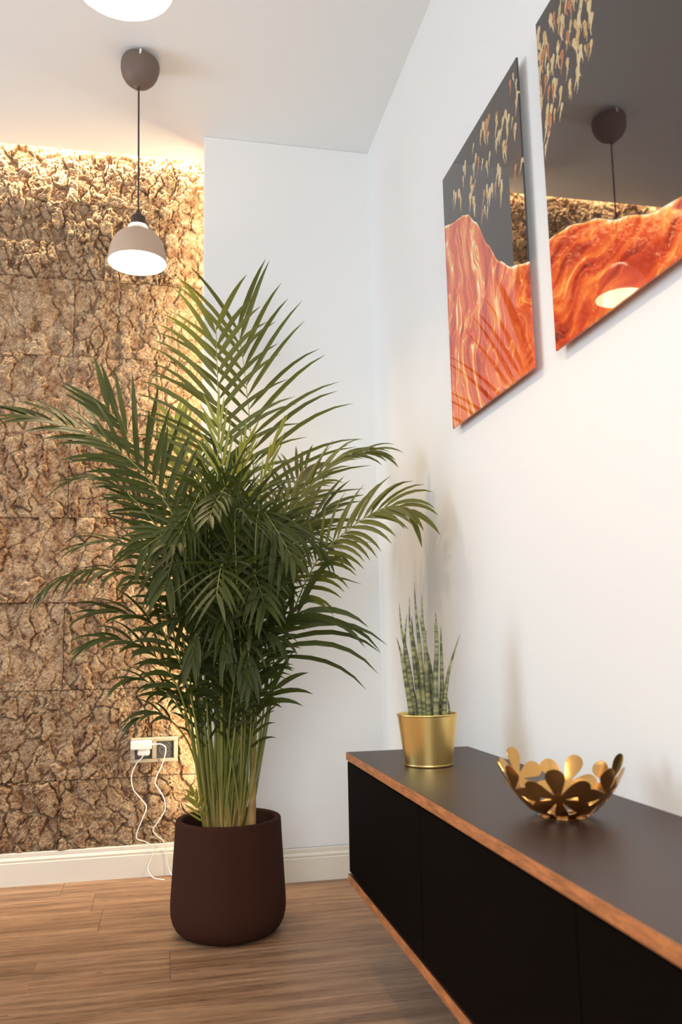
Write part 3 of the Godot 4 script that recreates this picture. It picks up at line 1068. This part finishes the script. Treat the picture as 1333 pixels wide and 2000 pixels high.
# ---------- socket, charger, cables ----------
func build_socket() -> void:
	var at := Vector3(-0.760, 0.411, -0.195)
	var t := thing("wall_socket", "double wall socket in a pale champagne frame on the cork wall", "socket", at)
	var champ := mat(Color(0.66, 0.60, 0.52), 0.3, 0.2)
	var grey := mat(Color(0.27, 0.26, 0.25), 0.5)
	var hole := mat(Color(0.05, 0.05, 0.05), 0.6)
	var g := Geo.new()
	# frame with two openings
	for y: float in [-0.0345, 0.0345]: g.box(Vector3(0, y, 0.004), Vector3(0.158, 0.012, 0.032), 0.002)
	for x: float in [-0.0715, 0.0, 0.0715]: g.box(Vector3(x, 0, 0.004), Vector3(0.0145, 0.0572, 0.032), 0.0015)
	part("frame", g, champ, t)
	for x: float in [-0.0358, 0.0358]:
		g = Geo.new()
		g.box(Vector3(x, 0, -0.004), Vector3(0.0570, 0.0570, 0.030), 0.001)
		var insert := part("insert", g, grey, t)
		g = Geo.new()
		var prof := [Vector2(0.0235, 0.0150), Vector2(0.0225, 0.0170), Vector2(0.0205, 0.0170), Vector2(0.0198, 0.0150)]
		g.lathe(prof, 32, Vector3.ZERO, -1.0)
		var rim := part("socket_rim", g, grey, insert)
		rim.rotation.x = PI / 2
		rim.position = Vector3(x, 0, -0.004)
		for s: float in [-1.0, 1.0]:
			g = Geo.new()
			g.lathe([Vector2(0.0, 0.0006), Vector2(0.0030, 0.0006), Vector2(0.0030, 0.0)], 12, Vector3.ZERO, -1.0)
			var h := part("contact_hole", g, hole, insert)
			h.rotation.x = PI / 2
			h.position = Vector3(x + s * 0.0095, 0, 0.011)
	var white := mat(Color(0.93, 0.92, 0.89), 0.35)
	var ch := thing("phone_charger", "white block charger plugged into the wall socket", "charger", Vector3(-0.803, 0.428, -0.178))
	g = Geo.new()
	g.box(Vector3(0, 0.003, 0.019), Vector3(0.070, 0.028, 0.036), 0.004)
	part("body", g, white, ch)
	g = Geo.new()
	g.box(Vector3(0.008, -0.0225, 0.012), Vector3(0.041, 0.0200, 0.022), 0.005)
	part("plug", g, white, ch)
	cable("charging_cable", "thin white cable dropping from under the charger plug to the floor", CABLE_A, white)
	cable("charging_cable", "thin white cable looping from the charger's side past the open socket", CABLE_B, white)

const CABLE_A := [[-0.797, 0.398, -0.160], [-0.800, 0.390, -0.157], [-0.8193, 0.3683, -0.168], [-0.8337, 0.3307, -0.175], [-0.8279, 0.2872, -0.177], [-0.8022, 0.2544, -0.177], [-0.7834, 0.2269, -0.177], [-0.7945, 0.1913, -0.177], [-0.8089, 0.1562, -0.177], [-0.8134, 0.1271, -0.178], [-0.7849, 0.1138, -0.181], [-0.755, 0.088, -0.184], [-0.766, 0.054, -0.183], [-0.774, 0.026, -0.180], [-0.757, 0.0035, -0.160], [-0.720, 0.0025, -0.125]]
const CABLE_B := [[-0.768, 0.4317, -0.160], [-0.752, 0.4320, -0.158], [-0.7356, 0.4304, -0.158], [-0.7217, 0.4146, -0.160], [-0.7314, 0.3679, -0.168], [-0.756, 0.3088, -0.175], [-0.7403, 0.2764, -0.177], [-0.7247, 0.2473, -0.177], [-0.7226, 0.2123, -0.177], [-0.7423, 0.1789, -0.177], [-0.7604, 0.1505, -0.178], [-0.7467, 0.13, -0.180], [-0.7263, 0.1123, -0.183], [-0.718, 0.0828, -0.184], [-0.712, 0.0499, -0.183], [-0.704, 0.018, -0.175], [-0.690, 0.0030, -0.150], [-0.660, 0.0025, -0.115]]

func cable(called: String, label: String, pts: Array, m: Material) -> void:
	var foot := Vector3(pts[pts.size() - 1][0], 0, pts[pts.size() - 1][2])
	var t := thing(called, label, "cable", foot)
	var ctrl := []
	for p in pts: ctrl.append(Vector3(p[0], p[1], p[2]) - foot)
	var line := spline(ctrl, 6)
	var rad := []
	for i in line.size(): rad.append(0.0019)
	var g := Geo.new()
	g.tube(Array(line), rad, 8)
	part("cord", g, m, t)

const FRONDS := [
	[[-0.583,0.282,0.42,-0.592,0.702,0.42,-0.587,1.139,0.42,-0.585,1.442,0.43,-0.591,1.591,0.45,-0.595,1.678,0.47],[0.5,-0.2,0.1,1,0.29,0.013,64,27,0.65,18,1,1,0.05]],
	[[-0.503,0.27,0.38,-0.475,0.697,0.33,-0.458,1.033,0.3,-0.472,1.373,0.28,-0.491,1.599,0.27,-0.515,1.774,0.27],[0.44,0.1,0.1,1,0.4,0.013,72,24,0.5,19,1,1,0.05]],
	[[-0.619,0.29,0.45,-0.643,0.705,0.47,-0.681,1.025,0.5,-0.759,1.185,0.52,-0.876,1.298,0.53,-1.01,1.354,0.54,-1.1,1.37,0.55],[0.52,-0.35,0.75,0.55,0.2,0.015,58,20,0.45,21,0,1,0.1]],
	[[-0.611,0.284,0.42,-0.633,0.703,0.4,-0.666,0.965,0.38,-0.716,1.147,0.36,-0.8,1.318,0.34,-0.914,1.473,0.33],[0.58,0.1,0.25,1,0.25,0.015,62,18,0.1,12,0,1,0.1]],
	[[-0.521,0.279,0.42,-0.479,0.7,0.44,-0.436,1.001,0.46,-0.371,1.147,0.48,-0.277,1.26,0.51,-0.192,1.295,0.54,-0.152,1.295,0.56],[0.6,-0.3,0.75,0.5,0.165,0.013,32,14,0.9,18,1,1,0.1]],
	[[-0.488,0.282,0.45,-0.436,0.659,0.5,-0.388,0.838,0.54,-0.325,0.984,0.6,-0.242,1.065,0.67,-0.172,1.106,0.73,-0.134,1.103,0.77,-0.117,1.088,0.78],[0.58,-0.35,0.6,0.7,0.175,0.013,60,22,0.85,21,1,1,0.1]],
	[[-0.626,0.291,0.45,-0.658,0.706,0.5,-0.723,1.008,0.53,-0.805,1.136,0.55,-0.892,1.203,0.56,-0.963,1.198,0.57,-0.995,1.181,0.57],[0.66,-0.3,0.85,0.4,0.12,0.011,50,20,0.6,14,0,1,0.1]],
	[[-0.628,0.301,0.5,-0.673,0.642,0.57,-0.728,0.839,0.62,-0.798,0.923,0.65,-0.885,0.951,0.67,-0.969,0.932,0.68,-1.016,0.9,0.68],[0.6,-0.3,0.9,0.3,0.14,0.013,55,20,1.4,14,0,1,0.1]],
	[[-0.564,0.285,0.44,-0.567,0.772,0.48,-0.569,1.112,0.5,-0.579,1.27,0.51,-0.594,1.396,0.51],[0.64,-0.6,0.2,1,0.15,0.009,36,14,0.1,10,2,0,0.15]],
	[[-0.55,0.284,0.44,-0.518,0.842,0.48,-0.473,1.172,0.5,-0.419,1.36,0.5],[0.72,0.6,0.1,1,0.11,0.009,14,6,0.05,6,2,0,0.15]],
	[[-0.576,0.282,0.42,-0.548,0.843,0.45,-0.536,1.146,0.47,-0.513,1.324,0.48],[0.7,0.8,0.1,1,0.14,0.009,34,14,0.1,9,2,0,0.15]],
	[[-0.588,0.275,0.38,-0.614,0.85,0.28,-0.636,1.157,0.2,-0.668,1.347,0.15,-0.71,1.49,0.12],[0.6,0.3,0,1,0.16,0.013,60,25,0.2,20,3,0,0.15]],
	[[-0.515,0.267,0.36,-0.466,0.697,0.32,-0.397,1.067,0.28,-0.335,1.251,0.25,-0.289,1.319,0.23],[0.64,-0.2,0.6,0.8,0.17,0.01,60,25,0.8,18,4,0,0.15]],
	[[-0.505,0.274,0.4,-0.475,0.699,0.4,-0.421,0.992,0.4,-0.338,1.098,0.41,-0.262,1.158,0.42],[0.62,-0.4,0.5,0.75,0.2,0.012,50,20,0.4,13,0,0,0.15]],
	[[-0.475,0.282,0.45,-0.458,0.523,0.5,-0.428,0.715,0.55,-0.408,0.807,0.58,-0.372,0.846,0.6],[0.76,-0.1,0.35,1,0.3,0.015,72,24,1.15,7,0,0,0.15]],
	[[-0.484,0.286,0.47,-0.481,0.499,0.52,-0.475,0.595,0.55,-0.441,0.641,0.57],[0.86,-0.1,0.7,0.7,0.16,0.014,60,10,0.5,3,0,0,0.15]],
	[[-0.622,0.3,0.5,-0.666,0.681,0.56,-0.722,0.906,0.6,-0.788,0.998,0.62,-0.87,1.024,0.64,-0.931,1.012,0.65],[0.62,-0.3,0.85,0.4,0.14,0.011,52,20,0.7,15,0,0,0.15]],
	[[-0.616,0.304,0.52,-0.653,0.577,0.58,-0.701,0.735,0.62,-0.759,0.813,0.64,-0.84,0.842,0.66,-0.896,0.842,0.66],[0.58,-0.3,0.85,0.4,0.15,0.015,48,18,0.7,10,0,0,0.15]],
	[[-0.622,0.3,0.5,-0.666,0.552,0.58,-0.713,0.684,0.62,-0.783,0.756,0.65,-0.857,0.78,0.66,-0.912,0.765,0.66],[0.55,-0.3,0.85,0.4,0.14,0.015,48,18,0.9,10,0,0,0.15]],
	[[-0.615,0.3,0.5,-0.654,0.51,0.55,-0.706,0.619,0.6,-0.77,0.67,0.62,-0.813,0.677,0.63,-0.834,0.665,0.63],[0.6,-0.3,0.85,0.4,0.11,0.012,48,18,1.1,8,0,0,0.15]],
	[[-0.608,0.299,0.5,-0.644,0.443,0.54,-0.685,0.539,0.57,-0.741,0.589,0.59,-0.775,0.588,0.6,-0.796,0.576,0.6],[0.76,-0.3,0.85,0.4,0.1,0.014,36,14,1.1,4,0,0,0.15]],
	[[-0.622,0.291,0.5,-0.636,0.337,0.52,-0.655,0.38,0.54],[0.4,-0.3,0.6,0.7,0.06,0.008,35,12,0.2,5,2,0,0.15]],
	[[-0.529,0.28,0.425,-0.501,0.627,0.37,-0.472,0.894,0.289,-0.461,1.012,0.339,-0.406,1.085,0.319,-0.352,1.099,0.319],[0.634,0.149,0.741,0.368,0.158,0.009,50.875,18,0.831,14,0,0,0.15]],
	[[-0.514,0.279,0.422,-0.538,0.633,0.475,-0.557,0.884,0.499,-0.573,1.155,0.549,-0.575,1.202,0.606,-0.578,1.193,0.683],[0.553,0.472,0.203,0.764,0.197,0.009,43.33,18,0.545,15,0,0,0.15]],
	[[-0.539,0.278,0.411,-0.528,0.635,0.517,-0.516,0.879,0.583,-0.509,1.135,0.633,-0.472,1.073,0.671,-0.44,0.964,0.729],[0.557,-0.354,0.239,0.481,0.168,0.009,53.559,18,0.572,16,0,0,0.15]],
	[[-0.569,0.296,0.493,-0.598,0.635,0.486,-0.626,0.883,0.522,-0.646,1.014,0.572,-0.684,1.035,0.649,-0.719,1.005,0.745],[0.576,-0.096,0.529,0.551,0.15,0.011,49.056,18,0.979,18,0,0,0.15]],
	[[-0.486,0.279,0.433,-0.532,0.628,0.378,-0.574,0.894,0.305,-0.612,1.021,0.355,-0.655,1.043,0.335,-0.699,1.007,0.335],[0.618,-0.392,0.649,0.778,0.189,0.009,58.916,18,0.3,16,0,0,0.15]],
	[[-0.547,0.29,0.472,-0.579,0.636,0.518,-0.609,0.879,0.587,-0.63,1.147,0.637,-0.664,1.113,0.675,-0.697,1.03,0.733],[0.603,0.221,0.386,0.59,0.178,0.009,52.013,18,1.216,14,0,0,0.15]],
	[[-0.58,0.284,0.429,-0.571,0.634,0.479,-0.561,0.883,0.508,-0.556,0.981,0.558,-0.568,0.919,0.58,-0.582,0.811,0.622],[0.624,-0.369,0.639,0.87,0.17,0.011,42.133,18,0.678,15,0,0,0.15]],
	[[-0.605,0.291,0.456,-0.591,0.636,0.507,-0.579,0.88,0.564,-0.571,1.154,0.614,-0.6,1.134,0.691,-0.628,1.066,0.789],[0.572,-0.226,0.482,0.841,0.129,0.011,50.635,18,0.397,17,0,0,0.15]],
	[[-0.501,0.287,0.471,-0.552,0.628,0.362,-0.603,0.896,0.274,-0.646,1.102,0.324,-0.685,1.169,0.304,-0.723,1.177,0.304],[0.576,0.087,0.221,0.483,0.165,0.011,56.705,18,0.491,19,0,0,0.15]],
	[[-0.514,0.274,0.398,-0.51,0.635,0.539,-0.503,0.876,0.629,-0.497,1.093,0.679,-0.455,1.048,0.718,-0.418,0.957,0.778],[0.569,0.0,0.604,0.514,0.142,0.01,58.75,18,0.649,20,0,0,0.15]],
	[[-0.588,0.281,0.411,-0.55,0.633,0.467,-0.514,0.884,0.484,-0.491,1.086,0.534,-0.471,1.011,0.566,-0.455,0.888,0.617],[0.625,-0.217,0.247,0.703,0.153,0.011,58.724,18,0.768,17,0,0,0.15]],
	[[-0.569,0.275,0.385,-0.58,0.639,0.559,-0.587,0.875,0.669,-0.59,0.955,0.719,-0.601,0.937,0.776,-0.614,0.874,0.854],[0.616,-0.319,0.631,0.892,0.198,0.009,57.836,18,0.322,15,0,0,0.15]],
	[[-0.55,0.288,0.461,-0.55,0.628,0.367,-0.551,0.895,0.283,-0.559,1.123,0.333,-0.575,1.169,0.313,-0.592,1.156,0.313],[0.577,-0.149,0.771,0.814,0.189,0.011,50.945,18,1.261,18,0,0,0.15]],
	[[-0.534,0.29,0.474,-0.595,0.636,0.501,-0.649,0.882,0.553,-0.688,1.049,0.603,-0.709,0.998,0.648,-0.73,0.902,0.713],[0.604,-0.131,0.285,0.658,0.165,0.012,59.36,18,0.869,16,0,0,0.15]],
	[[-0.504,0.281,0.439,-0.527,0.636,0.548,-0.547,0.876,0.647,-0.559,1.079,0.697,-0.547,1.088,0.769,-0.538,1.048,0.862],[0.583,0.477,0.496,0.588,0.177,0.01,57.099,18,0.375,18,0,0,0.15]],
	[[-0.577,0.283,0.427,-0.53,0.632,0.465,-0.486,0.884,0.479,-0.458,1.074,0.529,-0.384,1.068,0.567,-0.316,1.009,0.624],[0.552,0.122,0.466,0.476,0.183,0.011,40.264,18,0.786,16,0,0,0.15]],
	[[-0.579,0.284,0.429,-0.574,0.629,0.374,-0.567,0.895,0.298,-0.57,1.233,0.348,-0.56,1.267,0.328,-0.551,1.241,0.328],[0.639,0.018,0.718,0.828,0.192,0.009,42.521,18,0.511,19,0,0,0.15]],
	[[-0.565,0.276,0.395,-0.592,0.634,0.471,-0.612,0.885,0.491,-0.628,1.062,0.541,-0.64,1.043,0.563,-0.651,0.974,0.605],[0.586,0.417,0.733,0.627,0.121,0.011,48.555,18,0.833,19,0,0,0.15]],
	[[-0.485,0.277,0.425,-0.498,0.632,0.487,-0.508,0.882,0.523,-0.517,0.971,0.573,-0.5,0.932,0.647,-0.487,0.848,0.741],[0.616,-0.196,0.202,0.767,0.167,0.011,49.449,18,0.542,15,0,0,0.15]],
	[[-0.546,0.275,0.392,-0.557,0.632,0.441,-0.562,0.887,0.433,-0.571,1.079,0.483,-0.562,1.028,0.507,-0.556,0.926,0.551],[0.622,0.292,0.598,0.315,0.178,0.012,59.967,18,0.971,14,0,0,0.15]],
	[[-0.597,0.291,0.459,-0.61,0.629,0.344,-0.622,0.899,0.239,-0.637,1.07,0.289,-0.661,0.992,0.269,-0.684,0.858,0.269],[0.584,-0.317,0.311,0.781,0.125,0.009,51.11,18,0.926,19,0,0,0.15]],
	[[-0.603,0.288,0.444,-0.632,0.639,0.543,-0.656,0.877,0.636,-0.672,1.031,0.686,-0.734,1.032,0.725,-0.791,0.985,0.784],[0.589,0.439,0.425,0.333,0.176,0.009,52.627,18,0.756,18,0,0,0.15]],
	[[-0.548,0.284,0.44,-0.589,0.542,0.5,-0.631,0.923,0.56,-0.676,0.987,0.6],[0.68,0.266,0.5,0.8,0.13,0.012,40,14,0.8,8,0,0,0.15]],
	[[-0.579,0.286,0.44,-0.517,0.539,0.5,-0.456,0.768,0.56,-0.4,0.834,0.6],[0.68,-0.037,0.5,0.8,0.13,0.012,40,14,0.8,8,0,0,0.15]],
	[[-0.566,0.285,0.44,-0.609,0.542,0.5,-0.652,0.932,0.56,-0.679,0.996,0.6],[0.68,0.059,0.5,0.8,0.13,0.012,40,14,0.8,8,0,0,0.15]],
	[[-0.608,0.288,0.44,-0.545,0.54,0.5,-0.482,0.83,0.56,-0.493,0.897,0.6],[0.68,-0.088,0.5,0.8,0.13,0.012,40,14,0.8,8,0,0,0.15]],
	[[-0.558,0.285,0.44,-0.508,0.538,0.5,-0.458,0.913,0.56,-0.457,0.978,0.6],[0.68,0.034,0.5,0.8,0.13,0.012,40,14,0.8,8,0,0,0.15]],
	[[-0.567,0.285,0.44,-0.526,0.539,0.5,-0.486,0.741,0.56,-0.501,0.808,0.6],[0.68,0.236,0.5,0.8,0.13,0.012,40,14,0.8,8,0,0,0.15]],
	[[-0.524,0.283,0.44,-0.594,0.542,0.5,-0.661,0.751,0.56,-0.664,0.817,0.6],[0.68,-0.231,0.5,0.8,0.13,0.012,40,14,0.8,8,0,0,0.15]],
	[[-0.53,0.283,0.44,-0.563,0.541,0.5,-0.595,0.765,0.56,-0.631,0.832,0.6],[0.68,0.344,0.5,0.8,0.13,0.012,40,14,0.8,8,0,0,0.15]],
	[[-0.529,0.283,0.44,-0.513,0.539,0.5,-0.497,0.857,0.56,-0.465,0.923,0.6],[0.68,-0.113,0.5,0.8,0.13,0.012,40,14,0.8,8,0,0,0.15]],
	[[-0.577,0.29,0.46,-0.562,0.516,0.52,-0.548,0.684,0.58,-0.545,0.714,0.63,-0.54,0.696,0.66],[0.52,-0.053,0.75,0.6,0.125,0.011,46,16,1.0,11,0,0,0.15]],
	[[-0.49,0.284,0.46,-0.562,0.516,0.52,-0.632,0.811,0.58,-0.674,0.839,0.63,-0.714,0.819,0.66],[0.52,0.114,0.75,0.6,0.125,0.011,46,16,1.0,11,0,0,0.15]],
	[[-0.59,0.291,0.46,-0.613,0.518,0.52,-0.635,0.761,0.58,-0.651,0.79,0.63,-0.665,0.715,0.66],[0.52,0.122,0.75,0.6,0.125,0.011,46,16,1.0,11,0,0,0.15]],
	[[-0.57,0.289,0.46,-0.58,0.517,0.52,-0.589,0.791,0.58,-0.585,0.819,0.63,-0.579,0.719,0.66],[0.52,0.029,0.75,0.6,0.125,0.011,46,16,1.0,11,0,0,0.15]],
	[[-0.573,0.29,0.46,-0.578,0.516,0.52,-0.582,0.808,0.58,-0.584,0.836,0.63,-0.585,0.813,0.66],[0.52,0.015,0.75,0.6,0.125,0.011,46,16,1.0,11,0,0,0.15]],
	[[-0.506,0.285,0.46,-0.503,0.513,0.52,-0.5,0.762,0.58,-0.469,0.79,0.63,-0.437,0.763,0.66],[0.52,-0.148,0.75,0.6,0.125,0.011,46,16,1.0,11,0,0,0.15]],
	[[-0.512,0.286,0.46,-0.518,0.514,0.52,-0.524,0.73,0.58,-0.521,0.759,0.63,-0.516,0.663,0.66],[0.52,-0.1,0.75,0.6,0.125,0.011,46,16,1.0,11,0,0,0.15]],
	[[-0.571,0.289,0.46,-0.547,0.515,0.52,-0.524,0.787,0.58,-0.519,0.815,0.63,-0.514,0.797,0.66],[0.52,-0.101,0.75,0.6,0.125,0.011,46,16,1.0,11,0,0,0.15]],
	[[-0.606,0.292,0.46,-0.631,0.436,0.49,-0.662,0.613,0.53,-0.718,0.64,0.56],[0.6,-0.035,0.5,0.8,0.1,0.009,34,12,0.7,6,0,0,0.15]],
	[[-0.599,0.291,0.46,-0.614,0.435,0.49,-0.631,0.579,0.53,-0.679,0.615,0.56],[0.6,0.279,0.5,0.8,0.1,0.009,34,12,0.7,6,0,0,0.15]],
	[[-0.593,0.291,0.46,-0.616,0.435,0.49,-0.645,0.666,0.53,-0.69,0.708,0.56],[0.6,-0.275,0.5,0.8,0.1,0.009,34,12,0.7,6,0,0,0.15]],
	[[-0.51,0.286,0.46,-0.495,0.429,0.49,-0.478,0.647,0.53,-0.437,0.701,0.56],[0.6,0.228,0.5,0.8,0.1,0.009,34,12,0.7,6,0,0,0.15]],
	[[-0.524,0.287,0.46,-0.508,0.43,0.49,-0.489,0.567,0.53,-0.458,0.605,0.56],[0.6,-0.141,0.5,0.8,0.1,0.009,34,12,0.7,6,0,0,0.15]],
	[[-0.579,0.29,0.46,-0.581,0.434,0.49,-0.584,0.644,0.53,-0.607,0.706,0.56],[0.6,-0.037,0.5,0.8,0.1,0.009,34,12,0.7,6,0,0,0.15]],
	[[-0.545,0.288,0.46,-0.543,0.432,0.49,-0.541,0.622,0.53,-0.522,0.687,0.56],[0.6,-0.208,0.5,0.8,0.1,0.009,34,12,0.7,6,0,0,0.15]],
	[[-0.565,0.289,0.46,-0.563,0.433,0.49,-0.56,0.583,0.53,-0.578,0.645,0.56],[0.6,0.395,0.5,0.8,0.1,0.009,34,12,0.7,6,0,0,0.15]],
	[[-0.612,0.289,0.445,-0.641,0.567,0.46,-0.671,0.913,0.5,-0.666,1.096,0.5],[0.9,0,0.3,1,0.06,0.008,18,6,0.1,2,1,0,0.15]],
	[[-0.536,0.288,0.462,-0.513,0.562,0.46,-0.492,0.911,0.5,-0.484,1.098,0.5],[0.9,0,0.3,1,0.06,0.008,18,6,0.1,2,1,0,0.15]],
	[[-0.588,0.275,0.379,-0.622,0.566,0.46,-0.653,0.912,0.5,-0.634,1.097,0.5],[0.9,0,0.3,1,0.06,0.008,18,6,0.1,2,1,0,0.15]],
	[[-0.551,0.275,0.393,-0.549,0.564,0.46,-0.545,0.912,0.5,-0.557,1.098,0.5],[0.9,0,0.3,1,0.06,0.008,18,6,0.1,2,1,0,0.15]],
	[[-0.611,0.293,0.464,-0.642,0.567,0.46,-0.675,0.913,0.5,-0.687,1.096,0.5],[0.9,0,0.3,1,0.06,0.008,18,6,0.1,2,1,0,0.15]],
	[[-0.556,0.288,0.459,-0.561,0.564,0.46,-0.569,0.912,0.5,-0.584,1.097,0.5],[0.9,0,0.3,1,0.06,0.008,18,6,0.1,2,1,0,0.15]],
	[[-0.614,0.296,0.479,-0.636,0.567,0.46,-0.663,0.912,0.5,-0.662,1.096,0.5],[0.9,0,0.3,1,0.06,0.008,18,6,0.1,2,1,0,0.15]],
	[[-0.487,0.273,0.401,-0.452,0.56,0.46,-0.414,0.911,0.5,-0.399,1.099,0.5],[0.9,0,0.3,1,0.06,0.008,18,6,0.1,2,1,0,0.15]],
	[[-0.605,0.291,0.459,-0.637,0.567,0.46,-0.672,0.913,0.5,-0.667,1.096,0.5],[0.9,0,0.3,1,0.06,0.008,18,6,0.1,2,1,0,0.15]],
	[[-0.545,0.272,0.376,-0.542,0.563,0.46,-0.536,0.912,0.5,-0.522,1.098,0.5],[0.9,0,0.3,1,0.06,0.008,18,6,0.1,2,1,0,0.15]],
	[[-0.56,0.293,0.484,-0.558,0.564,0.46,-0.561,0.912,0.5,-0.542,1.098,0.5],[0.9,0,0.3,1,0.06,0.008,18,6,0.1,2,1,0,0.15]],
	[[-0.591,0.289,0.453,-0.608,0.566,0.46,-0.627,0.912,0.5,-0.642,1.097,0.5],[0.9,0,0.3,1,0.06,0.008,18,6,0.1,2,1,0,0.15]],
	[[-0.587,0.293,0.473,-0.592,0.565,0.46,-0.6,0.912,0.5,-0.619,1.097,0.5],[0.9,0,0.3,1,0.06,0.008,18,6,0.1,2,1,0,0.15]],
	[[-0.479,0.268,0.38,-0.462,0.561,0.46,-0.44,0.911,0.5,-0.429,1.099,0.5],[0.9,0,0.3,1,0.06,0.008,18,6,0.1,2,1,0,0.15]],
	[[-0.531,0.279,0.416,-0.528,0.563,0.46,-0.524,0.912,0.5,-0.527,1.098,0.5],[0.9,0,0.3,1,0.06,0.008,18,6,0.1,2,1,0,0.15]],
]
